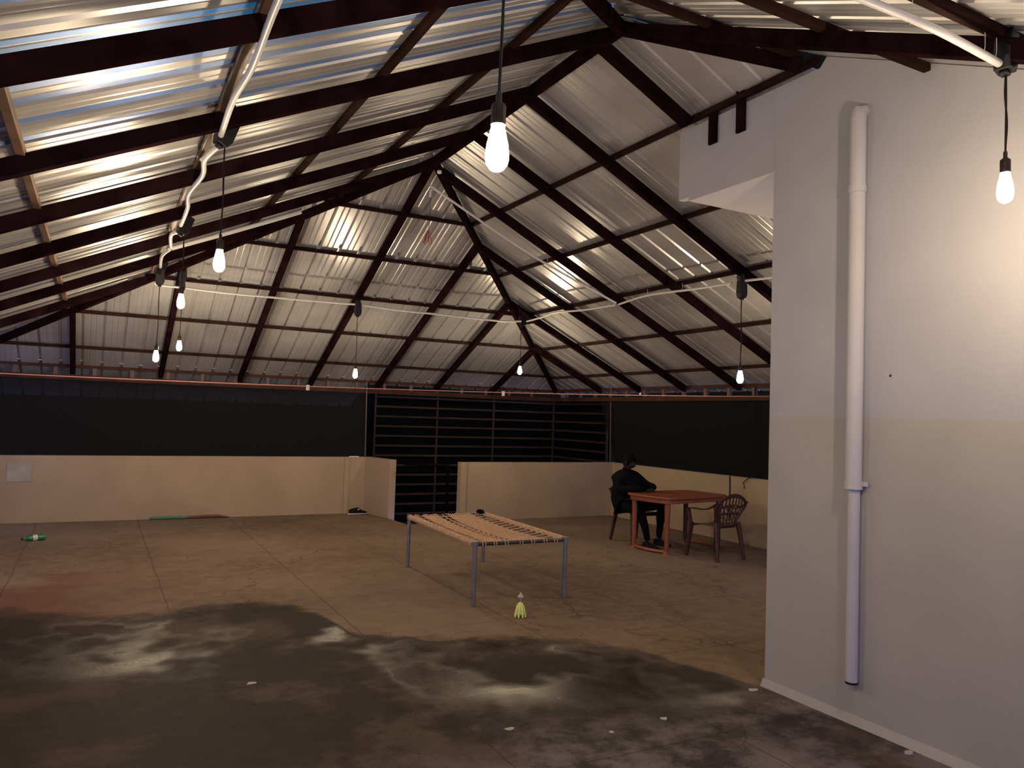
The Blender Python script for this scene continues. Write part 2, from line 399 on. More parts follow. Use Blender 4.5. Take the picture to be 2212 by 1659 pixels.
for i, x in enumerate([3.912, 4.751, 5.572, 6.406, 7.227]):
    member('roof_purlin', (x, YD_C(x) if i == 0 else 3.72, zz(zC(x))), (x, YB_C(x), zz(zC(x))), PW, PW,
           'thin dark purlin crossing the right slope, %s down from the ridge' % ordw[i].replace('nearest', 'first'), 'purlin', 'purlins of the right slope', M_purlin)
for i, y in enumerate([3.412, 2.602, 1.749]):
    member('roof_purlin', (max(-1.9, XR-(YN-y)*TD/TA), y, zz(zD(y))), (min(4.0, XR+(YN-y)*TD/TC), y, zz(zD(y))), PW, PW,
           'thin dark purlin of the near slope crossing above the thick beam, %s from the ridge' % ordw[i].replace('nearest', 'first'), 'purlin', 'purlins of the near slope', M_purlin)
# plates at the hip joint
g = MB(); g.prism([(5.22, 9.72), (5.48, 9.72), (5.5, 10.1), (5.4, 10.1)], 3.20, 3.21)
o = MB().add([(5.25, 9.66, zC(5.25)-.05), (5.62, 9.72, zC(5.62)-.05), (5.60, 10.22, zC(5.6)-.06), (5.25, 9.66, zC(5.25)-.04), (5.62, 9.72, zC(5.62)-.04), (5.60, 10.22, zC(5.6)-.05)],
             [(0,1,2),(3,5,4),(0,3,4,1),(1,4,5,2),(2,5,3,0)]).build('gusset_plate', M_steel)
tag(o, 'dark triangular gusset plate at the hip above the conduit corner', 'plate')
# metal hardware near the far ridge end, its glint put in as white colour
o = MB().lathe([(.001,0),(.02,.006),(.026,.02),(.02,.036),(.001,.042)], (3.04, 7.42, 4.23)).build('metal_knob', M_peg, smooth=True)
tag(o, 'small pale knob under the far end of the ridge', 'knob')

# eave beams with the packing blocks between beam and rail
def eave(p, q, inward, lab):
    b = empty('eave_beam', ((p[0]+q[0])/2, (p[1]+q[1])/2, 2.0)); tag(b, lab, 'beam', 'eave beams')
    L = b.location
    def loc(v): return (v[0]-L[0], v[1]-L[1], v[2]-L[2])
    MB().bar(loc((*p, 2.06)), loc((*q, 2.06)), .06, .07).build('lower_rail', M_slatred, b)
    MB().bar(loc((*p, 2.225)), loc((*q, 2.225)), .035, .05).build('upper_rail', M_slatred, b)
    d = Vector((q[0]-p[0], q[1]-p[1], 0)); n = int(d.length/.46)
    for k in range(1, n):
        c = Vector((*p, 2.147))+d*k/n
        MB().bar(loc((c[0], c[1], 2.094)), loc((c[0], c[1], 2.2)), .05, .045, upv=inward).build('spacer_block', M_block, b)
    return b
M_slatred = mat('red_oxide_rail', (.045, .017, .011), .7, 0, .15, var=.4, vscale=4)
M_block = mat('pale_block', (.085, .05, .034), .6, .1)
eave((-1.98, 12.5), (7.62, 12.5), (0,1,0), 'reddish eave beam with spacer blocks along the far parapet')
eave((7.6, 3.7), (7.6, 12.45), (1,0,0), 'reddish eave beam with spacer blocks along the right parapet')

# ---------------------------------------------------------------- walls and floor
PH = .945
fl = MB(); poly = [(-2.2, -1.1), (8.35, -1.1), (8.35, 11.5), (5.23, 11.5), (5.23, 11.3), (4.28, 11.25), (4.24, 11.9), (4.06, 12.8), (-2.2, 12.8)]
fl.prism(poly, -.15, 0)
struct('floor', fl, M_floor, 'stained brown concrete terrace floor, dark and damp in the foreground', 'floor')
struct('wall_far', MB().prism([(-2.2, 12.735), (4.055, 12.735), (4.24, 11.98), (4.36, 12.02), (4.19, 12.86), (-2.2, 12.86)], -.15, PH), M_wall, 'tan plastered parapet along the far left', 'wall', bevel=.006)
struct('trim_1', MB().box((3.70, 12.715, 0), (3.78, 12.735, PH-.01)), M_wall, 'vertical rib on the far left parapet', 'wall trim')
mb = MB().box((5.23, 11.388, -.15), (8.35, 11.51, PH)); mb.box((5.23, 11.368, 0), (5.335, 11.388, PH))
struct('wall_back', mb, M_wall, 'tan plastered parapet right of the doorway', 'wall', bevel=.005)
struct('wall_right', MB().box((8.222, 2., -.15), (8.35, 11.388, PH)), M_wall, 'tan plastered parapet behind the table', 'wall', bevel=.006)
struct('wall_left', MB().box((-2.2, -1.1, -.15), (-2.08, 12.735, PH)), M_wall, 'tan parapet on the left side', 'wall')
struct('wall_near', MB().box((-2.08, -1.1, -.15), (3.93, -1.0, PH)), M_wall, 'tan parapet behind the viewer', 'wall')
o = MB().box((-1.06, 12.728, .58), (-.77, 12.7352, .85)).build('plaster_patch', M_patch); tag(o, 'square pale grey patch on the far left parapet', 'patch')

# stair room: wall face, cantilevered box above
top = 3.98
bld = MB()
yh = 3.30
prof = [(3.685, 0), (3.685, top), (yh+.02, top), (yh-.03, zD(yh-.03)+.088), (2.0, zD(2.0)+.088), (-1.3, zD(-1.3)+.088), (-1.3, 0)]
bld.prism(prof, 3.93, 4.05, axis=0)
bld.box((4.05, 3.565, 0), (5.9, 3.685, 2.95))
struct('wall_stair_room', bld, M_dado, 'tall two-tone plastered wall of the stair room on the right', 'wall')
bx_ = MB(); bx_.prism([(3.93, 3.41), (4.86, 3.41), (4.86, zC(4.86)+.0), (3.93, top)], 3.686, 4.535, axis=1)
bx_.prism([(3.93, 3.44), (3.99, 3.44), (3.99, top-.02), (3.93, top)], 4.535, 4.65, axis=1)
tb2 = struct('trim_2', bx_, [M_dado, M_soffit_lit], 'pale plastered box cantilevered from the top of the stair room wall', 'wall box')
for p_ in tb2.data.polygons:
    if p_.normal.z < -.9: p_.material_index = 1
struct('baseboard_stair_room', MB().prism([(3.93, 0), (3.93, .05), (3.905, .0)], -1.3, 3.70, axis=1), M_dado, 'cement fillet along the foot of the stair room wall', 'baseboard')
# drain pipe on that wall
pe = empty('drain_pipe', (3.885, 3.0, .25)); tag(pe, 'white painted pipe running up the stair room wall', 'pipe')
MB().tube([(0,0,1.14),(0,0,3.28),(.012,0,3.33),(.045,0,3.345)], [.046,.046,.045,.04], 16).build('upper_pipe', M_soffit, pe, smooth=True)
MB().tube([(.006,.0,0),(.006,0,1.14)], .034, 16).build('lower_pipe', M_soffit, pe, smooth=True)
for z in (1.12, 2.86): MB().tube([(0,0,z-.02),(0,0,z+.02)], .051, 16).build('collar', M_soffit, pe, smooth=True)
MB().box((.01,-.075,1.12),(.03,.075,1.145)).build('bracket', M_soffit, pe)
MB().tube([(.006,0,-.012),(.006,0,.0)], .035, 16).build('end_rim', M_black, pe)
# steel straps hung over the wall top
for i, (y0, z0, z1) in enumerate(((4.225, 3.775, 4.06), (3.945, 3.775, 4.09))):
    b = MB(); b.box((3.905, y0, z0), (3.925, y0+.082, z1)); b.box((3.905, y0, z1-.012), (3.99, y0+.082, z1))
    o = b.build('steel_strap', M_steel, bevel=.002)
    tag(o, ['dark steel strap on the wall box, the lower left of two', 'dark steel strap on the wall box, the upper right of two'][i], 'strap', 'steel straps')

# shade nets
def net(name, quad, lab):
    mb = MB(); a, b, c, d = [Vector(x) for x in quad]; n = 40; vs = []; fs = []
    for j in range(9):
        for i in range(n+1):
            p = (a.lerp(b, i/n)).lerp(d.lerp(c, i/n), j/8)
            nx = (b-a).cross(d-a).normalized(); p = p+nx*.012*math.sin(i*1.7+j*.4)*math.sin(j/8*math.pi)
            vs.append(p)
    for j in range(8):
        for i in range(n): fs.append((j*(n+1)+i, j*(n+1)+i+1, (j+1)*(n+1)+i+1, (j+1)*(n+1)+i))
    mb.add(vs, fs); o = mb.build(name, M_net, smooth=True); tag(o, lab, 'net', 'shade nets'); return o
net('shade_net', [(-2.0, 12.54, 2.03), (3.98, 12.54, 2.03), (4.02, 12.78, PH+.004), (-2.05, 12.78, PH+.004)], 'black shade net hanging above the far left parapet')
net('shade_net', [(7.66, 3.8, 2.03), (7.66, 11.0, 2.03), (8.28, 11.36, PH+.004), (8.28, 3.8, PH+.004)], 'black shade net hanging above the right parapet behind the table')

# slatted stair cage beyond the parapet
cg = empty('slatted_screen', (6.2, 13.4, -1.2)); tag(cg, 'dark slatted screen round the stairwell beyond the doorway', 'screen')
def cgp(v): return (v[0]-6.2, v[1]-13.4, v[2]+1.2)
for k in range(18):
    z = 2.0-.177*k
    MB().bar(cgp((4.42, 13.4, z)), cgp((8.2, 13.4, z)), .02, .034).build('slat', M_slat, cg)
    MB().bar(cgp((8.2, 11.56, z)), cgp((8.2, 13.38, z)), .02, .034).build('slat', M_slat, cg)
for x, y in ((4.42, 13.4), (5.64, 13.425), (6.83, 13.425), (8.2, 13.42), (8.22, 11.56)):
    MB().bar(cgp((x, y, -1.2)), cgp((x, y, 2.05)), .035, .03).build('upright', M_slat, cg)
mb = MB().bar(cgp((4.3, 13.5, .5)), cgp((8.32, 13.5, .5)), .012, 3.2); mb.bar(cgp((8.3, 11.6, .5)), cgp((8.3, 13.5, .5)), .012, 3.2)
mb.build('backing', M_blackpaint, cg)
struct('wall_stairwell', MB().box((4.28, 11.52, -1.4), (8.3, 13.5, -1.25)), M_blackpaint, 'dark landing down in the stairwell', 'floor')
# door frame lines in the opening
df = empty('gate', (4.75, 12.1, -1.2)); tag(df, 'dark metal gate frame in the doorway gap', 'gate')
MB().bar((.33, -.55, 1.2), (.33, -.55, 2.1), .04, .04).build('upright', M_blackpaint, df)
MB().bar((-.35, -.3, 2.08), (.33, -.55, 2.08), .03, .03).build('top_rail', M_blackpaint, df)

# thin poles and hanging cable at the parapet
for (a, b, lab, r) in (((3.925, 12.4, 2.22), (4.06, 12.75, PH), 'thin pale pole above the far parapet left of the slats', .009),
                    ((7.5, 10.47, 2.26), (8.19, 11.40, PH), 'thin pale pole above the corner behind the seated person', .009),
                    ((7.52, 7.3, 2.2), (8.2, 7.96, 1.0), 'thin dark pole over the right parapet near the white wall', .009)):
    tag(MB().tube([a, b], r, 8).build('thin_pole', M_pole if 'pale' in lab else M_wire, smooth=True), lab, 'pole', 'thin poles')
tag(MB().tube([(8.2,7.72,1.45),(8.2,7.74,1.25),(8.195,7.80,1.10),(8.19,7.976,.965),(8.19,8.05,.95),(8.205,8.16,.88),(8.21,8.14,.79)], .006, 6).build('loose_cable', M_wire, smooth=True), 'loose thin cable curling over the right parapet', 'cable')
tag(MB().tube([(8.21,8.437,.955),(8.212,8.43,.8),(8.21,8.432,.62),(8.212,8.43,.3)], .008, 6).build('wall_cable', M_wire, smooth=True), 'thin dark cable running down the right parapet behind the chair', 'cable')
# electric wire strung along the eave
pts = [(-1.98+i*.3, 12.42, 2.29+.012*math.sin(i*1.3)) for i in range(32)]
tag(MB().tube(pts, .005, 6).build('eave_wire', M_white, smooth=True), 'thin pale wire strung along the far eave', 'wire')
# clothes line
A = Vector((-.72, 5.6, 1.87)); B = Vector((8.15, 7.0, 2.06))
def ray(px, py, dist):
    d = fw+rt*((px-1106)/1659.96)-up*((py-829.5)/1659.96); return Vector((0,0,1.7))+d*dist
A = Vector((-1.2, 6.9, 1.905)); B = Vector((7.55, 6.9, 2.075)); pts = []
for i in range(41):
    t = i/40; p = A.lerp(B, t); p.z -= .055*4*t*(1-t)*.9; pts.append(p)
rp_ = MB().tube(pts, .0048, 6).build('clothes_line', M_clothes_rope, smooth=True); tag(rp_, 'pink cord stretched across the terrace at eave height', 'cord')
for k, lab in ((13, 'small white clothes peg on the pink cord, left of the slats'), (22, 'small white clothes peg on the pink cord in front of the slats')):
    c = pts[k]; b = MB(); b.box((c[0]-.012, c[1]-.008, c[2]-.035), (c[0]-.002, c[1]+.008, c[2]+.012)); b.box((c[0]+.002, c[1]-.008, c[2]-.035), (c[0]+.012, c[1]+.008, c[2]+.012)); b.box((c[0]-.003, c[1]-.006, c[2]-.012), (c[0]+.003, c[1]+.006, c[2]-.004))
    tag(b.build('clothes_peg', M_peg), lab, 'peg', 'clothes pegs')
tag(MB().lathe([(.004,-.02),(.018,-.01),(.02,0),(.015,.014),(.004,.02)], (7.54, 9.73, 2.14)).build('white_knob', M_peg, smooth=True), 'small bright white knob on the right eave beam', 'knob')

# ---------------------------------------------------------------- conduits
def smooth_path(ps, n=6):
    ps = [Vector(p) for p in ps]; out_ = []
    for i in range(len(ps)-1):
        p0 = ps[max(i-1,0)]; p1 = ps[i]; p2 = ps[i+1]; p3 = ps[min(i+2,len(ps)-1)]
        for k in range(n):
            t = k/n; out_.append(.5*((2*p1)+(-p0+p2)*t+(2*p0-5*p1+4*p2-p3)*t*t+(-p0+3*p1-3*p2+p3)*t**3))
    return out_+[ps[-1]]
def conduit(ps, r, lab, ties=()):
    e_ = empty('electrical_conduit', ps[0]); tag(e_, lab, 'conduit', 'white conduits'); L = Vector(ps[0])
    MB().tube([p-L for p in smooth_path(ps)], r, 10).build('pipe', M_white, e_, smooth=True)
    for t in ties:
        t = Vector(t)-L
        MB().tube([t+Vector((.0,0,-r-.002)), t+Vector((.02,.004,.04)), t+Vector((.012,.0,.09))], .0015, 5).build('tie', M_white, e_)
    return e_
z = 3.215
conduit([(0.505,1.944,3.192),(0.507,2.852,3.192),(0.515,3.402,3.173),(0.494,3.791,3.158),(0.515,4.374,3.173)], .0155, 'white conduit along the left slope, the thick nearest length', [(0.505,2.819,3.173),(0.496,3.694,3.173)])
conduit([(0.544,4.491,3.173),(0.486,4.811,3.163),(0.515,5.200,3.173),(0.476,5.638,3.153),(0.515,6.124,3.173),(0.525,6.755,3.173)], .0155, 'white wavy conduit along the left slope between the first two boxes', [(0.486,5.443,3.173)])
conduit([(0.544,6.998,3.173),(0.486,7.193,3.173),(0.525,7.727,3.173)], .0155, 'short white conduit on the left slope just past the second box')
conduit([(0.525,7.873,3.173),(0.486,8.262,3.173),(0.515,8.942,3.173)], .0155, 'short white conduit on the left slope before the third box')
conduit([(0.525,9.156,3.173),(0.522,9.623,3.124),(0.544,9.846,3.114),(0.875,9.866,3.109),(1.380,9.876,3.100),(2.138,9.885,3.109),(2.916,9.866,3.119)], .0135, 'white conduit along the far slope, left of the middle lamp')
conduit([(3.033,9.866,3.119),(3.499,9.866,3.100),(4.082,9.885,3.100),(4.763,9.866,3.090),(5.152,9.846,3.090),(5.385,9.798,3.109)], .0135, 'white conduit along the far slope, right of the middle lamp')
conduit([(5.424,9.701,3.100),(5.395,9.234,3.109),(5.365,8.797,3.129),(5.404,8.165,3.100),(5.414,7.533,3.090)], .012, 'white conduit along the right slope, far length')
conduit([(5.414,7.446,3.090),(5.375,6.833,3.119),(5.414,6.124,3.100),(5.424,5.599,3.090)], .012, 'white conduit along the right slope, middle length', [(5.395,6.901,3.109),(5.404,6.318,3.100)])
conduit([(5.433,5.424,3.090),(5.453,5.054,3.080),(5.443,4.374,3.090),(5.424,3.694,3.090)], .012, 'white conduit along the right slope, length running behind the wall box')
conduit([(0.923,1.740,3.197),(1.555,1.750,3.187),(2.369,1.750,3.202),(2.673,1.720,3.177),(3.101,1.750,3.177)], .0155, 'thick white conduit overhead leading to the box by the white wall', [(2.527,1.740,3.187),(2.994,1.750,3.187),(3.072,1.750,3.187)])
conduit([(0.535,7.805,3.173),(1.069,7.825,3.411),(1.720,7.844,3.712)], .02, 'straight white pipe running up the left slope beside a rafter', [(0.778,7.825,3.294),(1.361,7.825,3.547)])
conduit([(2.945,7.407,3.965),(2.940,7.397,4.023),(2.974,7.397,4.057),(3.033,7.397,4.033),(4.180,7.416,3.518),(5.365,7.436,3.100)], .0125, 'thin white pipe from the far ridge end down the right slope', [(4.374,7.416,3.450)])
# red wire ends dangling from that pipe
rw = empty('dangling_wires', (3.03, 7.62, 3.5)); tag(rw, 'red wire ends dangling from the thin white pipe under the ridge', 'wires')
MB().tube([(0,0,.53),(.004,.0,.3),(-.012,.0,.16)], .0022, 5).build('cord', M_wire, rw)
for k in range(7):
    a = k*2*math.pi/7; MB().tube([(-.012,0,.17),(-.012+.02*math.cos(a),.02*math.sin(a),.13),(-.012+.035*math.cos(a),.035*math.sin(a),.08),(-.012+(.05+.01*(k%3))*math.cos(a),.05*math.sin(a),.02+.01*(k%2))], .004, 5).build('wire_end', M_redwire, rw)

# ---------------------------------------------------------------- pendant bulbs
def lamp_master():
    r = empty('pendant_bulb')       # origin at the bulb's widest point
    prof = [(.0165,.062),(.0185,.048),(.0225,.030),(.0275,.008),(.0305,-.018),(.0305,-.032),(.027,-.046),(.020,-.056),(.011,-.062),(.001,-.064)]
    MB().lathe(prof[::-1], n=14).build('bulb', M_bulb, r, smooth=True)
    MB().lathe([(.0195,.058),(.0195,.108),(.0175,.112),(.010,.117),(.0078,.122),(.0078,.142),(.0045,.147)], n=16).build('socket', M_socket, r, smooth=True)
    return r
M_socket = mat('brown_black_socket', (.02, .012, .01), .4, 0, .4)
def box_mesh():
    b = MB(); b.prism([(-.038,.095),(-.046,-.03),(-.030,-.075),(.030,-.075),(.046,-.03),(.038,.095)], -.033, .033, axis=1)
    b.box((-.018,-.018,-.092),(.018,.018,-.075)); return b
LAMPS = [((0.875,1.750), 2.395, 3.236, 'brightest bare bulb hanging nearest the viewer, in front of the ridge'),
         ((3.149,1.750), 2.684, 3.226, 'bare bulb hanging on a black cord by the white stair room wall'),
         ((0.544,4.423), 2.501, 3.197, 'bare bulb on the left slope, nearest of the left-hand row'),
         ((0.564,6.891), 2.573, 3.197, 'bare bulb on the left slope, second of the left-hand row'),
         ((0.525,9.059), 2.232, 3.177, 'bare bulb on the left slope, farthest and lowest of the left-hand row'),
         ((0.816,9.876), 2.421, 3.129, 'bare bulb under the far slope, seen just below the second left-hand bulb'),
         ((2.974,9.914), 2.212, 3.109, 'bare bulb under the middle of the far slope'),
         ((5.453,9.914), 2.397, 3.100, 'bare bulb hanging below the hip corner at the far right'),
         ((5.453,5.492), 2.165, 3.090, 'bare bulb under the right slope above the table and chair')]
LM = lamp_master()
for i, ((x, y), zb, zt, lab) in enumerate(LAMPS):
    o = LM if i == 0 else copy_tree(LM)
    o.location = (x, y, zb); tag(o, lab, 'lamp', 'hanging bare bulbs')
    L = zt-zb; rr = .0042 if i < 2 else .004
    n = 10; off = .012 if i in (1, 8) else .004
    MB().tube([(off*math.sin(k/n*5.2)*math.sin(k/n*math.pi), 0, .142+(L-.225)*k/n) for k in range(n+1)], rr, 6).build('cord', M_wire, o, smooth=True)
    jb = box_mesh().build('junction_box', M_black, o, bevel=.006); jb.location = (0, 0, L); jb.scale = (1,)*3 if i not in (5, 6, 7, 8) else (.75,)*3
    jb.rotation_euler = (0, math.radians([0, 8, 24, 24, 24, 0, 0, -10, -24][i]), math.radians([0, 10, 20, 20, 20, 0, 0, 0, 0][i]))

# ---------------------------------------------------------------- cot
ct = empty('rope_cot', (3.55, 7.2, 0)); tag(ct, 'charpai cot with tan rope webbing on tall steel legs, mid terrace', 'cot')
C4 = [Vector((3.04-3.55, 6.25-7.2, 0)), Vector((3.99-3.55, 6.24-7.2, 0)), Vector((4.07-3.55, 8.15-7.2, 0)), Vector((3.13-3.55, 8.14-7.2, 0))]
HT = .565
for c in C4:
    lg = MB(); lg.tube([c, c+Vector((0,0,HT+.005))], .021, 12); lg_ = lg.build('leg', M_galv, ct, smooth=True)
    MB().tube([c+Vector((0,0,HT-.035)), c+Vector((0,0,HT+.012))], .028, 12).build('leg_cap', M_galv, lg_, smooth=True)
def onf(u, v, z=0):   # u across 0..1, v along 0..1
    return C4[0].lerp(C4[1], u).lerp(C4[3].lerp(C4[2], u), v)+Vector((0,0,z))
M_darktube = mat('dark_steel_tube', (.06, .055, .07), .4, .5, .5)
for (a, b) in ((0,1),(3,2)): MB().tube([C4[a]+Vector((0,0,HT-.012)), C4[b]+Vector((0,0,HT-.012))], .018, 10).build('end_rail', M_darktube, ct, smooth=True)
for (a, b) in ((0,3),(1,2)): MB().tube([C4[a]+Vector((0,0,HT-.012)), C4[b]+Vector((0,0,HT-.012))], .017, 10).build('side_rail', M_darktube, ct, smooth=True)
# rope lashed round the long rails
for u in (0, 1):
    pts = []; n = 92
    for i in range(n*8):
        a = i/8*2*math.pi; v = .02+.96*i/(n*8); c = onf(u, v, HT-.012)
        pts.append(c+Vector((math.cos(a)*.0235, 0, math.sin(a)*.0235)))
    MB().tube(pts, .0085, 5).build('rail_lashing', M_rope, ct, smooth=True)
web = MB(); L = 1.9; Wd = .94
nc = 15
def sag(u, v): return -.045*max(0, math.sin(math.pi*u))**.8*max(0, math.sin(math.pi*v))**.6
for i in range(nc):
    for k in (-.5, .5):
        v = .035+.93*i/(nc-1)+k*.0060
        pts = [onf(u/24, v+.0*u, HT-.002+sag(u/24, v)) for u in range(25)]
        web.tube(pts, .0042, 5)
web.build('cross_strands', M_rope, ct, smooth=True)
web = MB()
bands = [(.10, .045), (.145, .40), (.475, .50), (.565, .86)]
us = []
u = .165
while u < .36: us.append(u); u += .0135
us += [.428]
u = .495
while u < .80: us.append(u); u += .0135
us += [.07, .95]
for j, u in enumerate(us):
    pts = [onf(u, .0+v/64, HT+.001+sag(u, v/64)+.0035*(1 if (v//2+j) % 2 else -1)) for v in range(65)]
    web.tube(pts, .0052, 5)
web.build('long_strands', M_rope, ct, smooth=True)
lp = MB()
for e_, sgn in ((0, -1), (1, 1)):
    for u in (.07,.10,.19,.215,.31,.34,.47,.50,.60,.63,.74,.77,.86,.89):
        c = onf(u, e_, HT-.012)
        lp.tube([c+Vector((0, -sgn*.05, .016)), c+Vector((0, 0, .0215)), c+Vector((0, sgn*.022, .006)), c+Vector((0, sgn*.02, -.014)), c+Vector((0, 0, -.022)), c+Vector((0,-sgn*.02,-.01))], .0045, 5)
lp.build('end_loops', M_rope, ct, smooth=True)
MB().lathe([(.001,-.03),(.04,-.02),(.05,0),(.035,.025),(.001,.03)], tuple(C4[3].lerp(C4[2], .93)+Vector((0,-.02,HT+.02))), n=9).build('rope_bundle', M_cloth, ct, smooth=True)

# ---------------------------------------------------------------- table
TZ = .735
tb = empty('plastic_table', (7.03, 8.2, 0), math.radians(9.5)); tag(tb, 'reddish brown moulded table with rounded top at the right parapet', 'table')
def rounded(w_, d_, r, bulge, n=7):
    P_ = []
    for cx, cy, a0 in ((w_/2-r, d_/2-r, 0), (-w_/2+r, d_/2-r, 90), (-w_/2+r, -d_/2+r, 180), (w_/2-r, -d_/2+r, 270)):
        for k in range(n): a = math.radians(a0+90*k/(n-1)); P_.append((cx+r*math.cos(a), cy+r*math.sin(a)))
    res = []
    for i, p in enumerate(P_):
        q = P_[(i+1) % len(P_)]; res.append(p)
        if (Vector(q)-Vector(p)).length > .2:
            for k in range(1, 8):
                t = k/8; x = p[0]+(q[0]-p[0])*t; y = p[1]+(q[1]-p[1])*t; nx, ny = (q[1]-p[1]), -(q[0]-p[0]); ln = math.hypot(nx, ny)
                bb = bulge*4*t*(1-t); res.append((x+nx/ln*bb, y+ny/ln*bb))
    return res
MB().prism(rounded(1.24, .76, .07, .03), TZ-.028, TZ).build('tabletop', M_table, tb, bevel=.008)
MB().prism(rounded(1.18, .70, .06, .03), TZ-.085, TZ-.028).build('apron', M_table, tb, bevel=.004)
legs = {}
for sx in (-1, 1):
    for sy in (-1, 1):
        x, y = sx*.53, sy*.285
        lg = MB(); lg.tube([(x, y, TZ-.04), (x, y, .3), (x, y, .03)], [.040, .032, .030], 12); lg.tube([(x,y,.03),(x,y,0)], [.034,.055], 12)
        lg.build('leg', M_table if sx < 0 else M_chair, tb, smooth=True)
for sx in (-1, 1):
    pts = [(sx*(.53+.05*math.sin(math.pi*k/8)), -.285+.57*k/8, .028) for k in range(9)]
    MB().tube(pts, .022, 8).build('foot_rail', M_table, tb, smooth=True)

# ---------------------------------------------------------------- plastic chairs
def chair_master():
    r = empty('plastic_chair')     # faces +y, origin on the floor under the seat
    M = M_chair
    def grid(nu, nv, f, holes=lambda i, j: False, th=.006):
        mb = MB(); vs = [f(i/nu, j/nv) for j in range(nv+1) for i in range(nu+1)]
        fs = [(j*(nu+1)+i, j*(nu+1)+i+1, (j+1)*(nu+1)+i+1, (j+1)*(nu+1)+i) for j in range(nv) for i in range(nu) if not holes(i, j)]
        return mb.add(vs, fs)
    def seatf(a, b):
        x = (a-.5)*(.44-.04*(1-b)); y = -.2+.42*b
        return (x, y, .43-.018*math.sin(math.pi*a)*math.sin(math.pi*b)-(.035*max(0, b-.85)/.15))
    s_ = grid(12, 12, seatf).build('seat', M, r, smooth=True); md = s_.modifiers.new('t', 'SOLIDIFY'); md.thickness = .008
    def backf(a, b):     # lower part narrow, fan-shaped top
        wd = .155+.10*min(1, b*1.5)**1.5; ang = (a-.5)*2
        zt = .43+.40*b-.11*b*b*ang*ang-.03*(1-b)
        return (wd*ang, -.205-.11*b+.035*ang*ang, zt)
    NU, NV = 27, 30
    def holes(i, j):
        if i < 2 or i > NU-3 or j < 3 or j > NV-4: return False
        if j in (12, 13, 20): return False
        if j > 20: return (i % 3 != 1)
        return (i % 4 != 2) and ((j % 5) != (2 if i % 8 < 4 else 4))
    bk = grid(NU, NV, backf, holes).build('backrest', M, r, smooth=True); md = bk.modifiers.new('t', 'SOLIDIFY'); md.thickness = .009
    rim = [Vector(backf(0, b/10)) for b in range(0, 11)]+[Vector(backf(a/10, 1)) for a in range(1, 11)]+[Vector(backf(1, 1-b/10)) for b in range(1, 11)]
    MB().tube(rim, .012, 8).build('back_rim', M, r, smooth=True)
    for sx in (-1, 1):
        pts = smooth_path([(sx*.262, -.285, .735), (sx*.275, -.20, .675), (sx*.275, -.08, .635), (sx*.268, .08, .63), (sx*.255, .19, .625), (sx*.245, .235, .60)], 4)
        ar = MB(); vs = []; fs = []
        for k, p in enumerate(pts):
            wd = .022+.008*math.sin(k/len(pts)*math.pi)
            vs += [(p.x-wd, p.y, p.z), (p.x+wd, p.y, p.z), (p.x+wd*.8, p.y, p.z-.014), (p.x-wd*.8, p.y, p.z-.014)]
        for k in range(len(pts)-1):
            for q in range(4): fs.append((k*4+q, k*4+(q+1) % 4, k*4+4+(q+1) % 4, k*4+4+q))
        fs += [(0,1,2,3), tuple(len(vs)-4+q for q in range(4))]
        ar.add(vs, fs).build('armrest', M, r, smooth=True)
        MB().bar((sx*.245, .235, .61), (sx*.235, .20, .42), .05, .03, (0,1,0), .055, .035).build('arm_support', M, r, bevel=.006)
        MB().bar((sx*.225, .195, .44), (sx*.255, .235, 0), .06, .045, (0,1,0), .034, .028).build('leg', M, r, bevel=.006)
        MB().bar((sx*.19, -.20, .47), (sx*.235, -.275, 0), .06, .045, (0,1,0), .036, .03).build('leg', M, r, bevel=.006)
    return r
ch = chair_master(); ch.location = (7.03, 7.46, 0); ch.rotation_euler = (0, 0, math.radians(3))
tag(ch, 'empty dark brown plastic armchair with pierced back, near side of the table', 'chair', 'plastic armchairs')
ch2 = copy_tree(ch); ch2.location = (6.80, 8.80, 0); ch2.rotation_euler = (0, 0, math.radians(-178))
tag(ch2, 'dark plastic armchair the person sits on, left of the table', 'chair')

# ---------------------------------------------------------------- seated person
pr_ = empty('person', (6.6, 8.85, 0)); tag(pr_, 'person in black jacket seated with arms leaning on the brown table', 'person')
PL = Vector((6.6, 8.85, 0))
def skin(name, nodes, edges, root, M, lv=2):
    me = bpy.data.meshes.new(name); me.from_pydata([Vector(n[0])-PL for n in nodes], edges, [])
    o = bpy.data.objects.new(name, me); COL.objects.link(o); o.parent = pr_; me.materials.append(M)
    md = o.modifiers.new('skin', 'SKIN'); md.use_smooth_shade = True
    for i, n_ in enumerate(nodes):
        r_ = n_[1]; me.skin_vertices[0].data[i].radius = r_ if isinstance(r_, tuple) else (r_, r_)
    me.skin_vertices[0].data[root].use_root = True
    sb = o.modifiers.new('sub', 'SUBSURF'); sb.levels = lv; sb.render_levels = lv
    return o
N = [((6.61,8.86,.56), (.16,.135)), ((6.59,8.86,.70), (.18,.14)), ((6.62,8.78,.84), (.215,.17)), ((6.575,8.80,.945), (.15,.11)), ((6.575,8.78,1.01), .058),   # 0-4 pelvis..neck
     ((6.58,8.76,1.05), .052),                                                           # 5 neck top
     ((6.44,8.76,.90), .10), ((6.36,8.64,.75), .072), ((6.52,8.42,.785), .046), ((6.64,8.39,.775), .034),    # 6-9 right arm: shoulder elbow forearm wrist
     ((6.80,8.86,.92), .085), ((6.93,8.76,.80), .066), ((6.93,8.58,.79), .048), ((6.80,8.46,.775), .034),  # 10-13 left arm
     ((6.48,8.78,.50), .09), ((6.53,8.40,.535), .075), ((6.585,8.33,.30), .055), ((6.62,8.30,.09), .040),                # 14-17 right leg
     ((6.68,8.88,.50), .09), ((7.04,8.50,.54), .075), ((6.99,8.50,.30), .055), ((6.93,8.45,.09), .040)]                   # 18-21 left leg
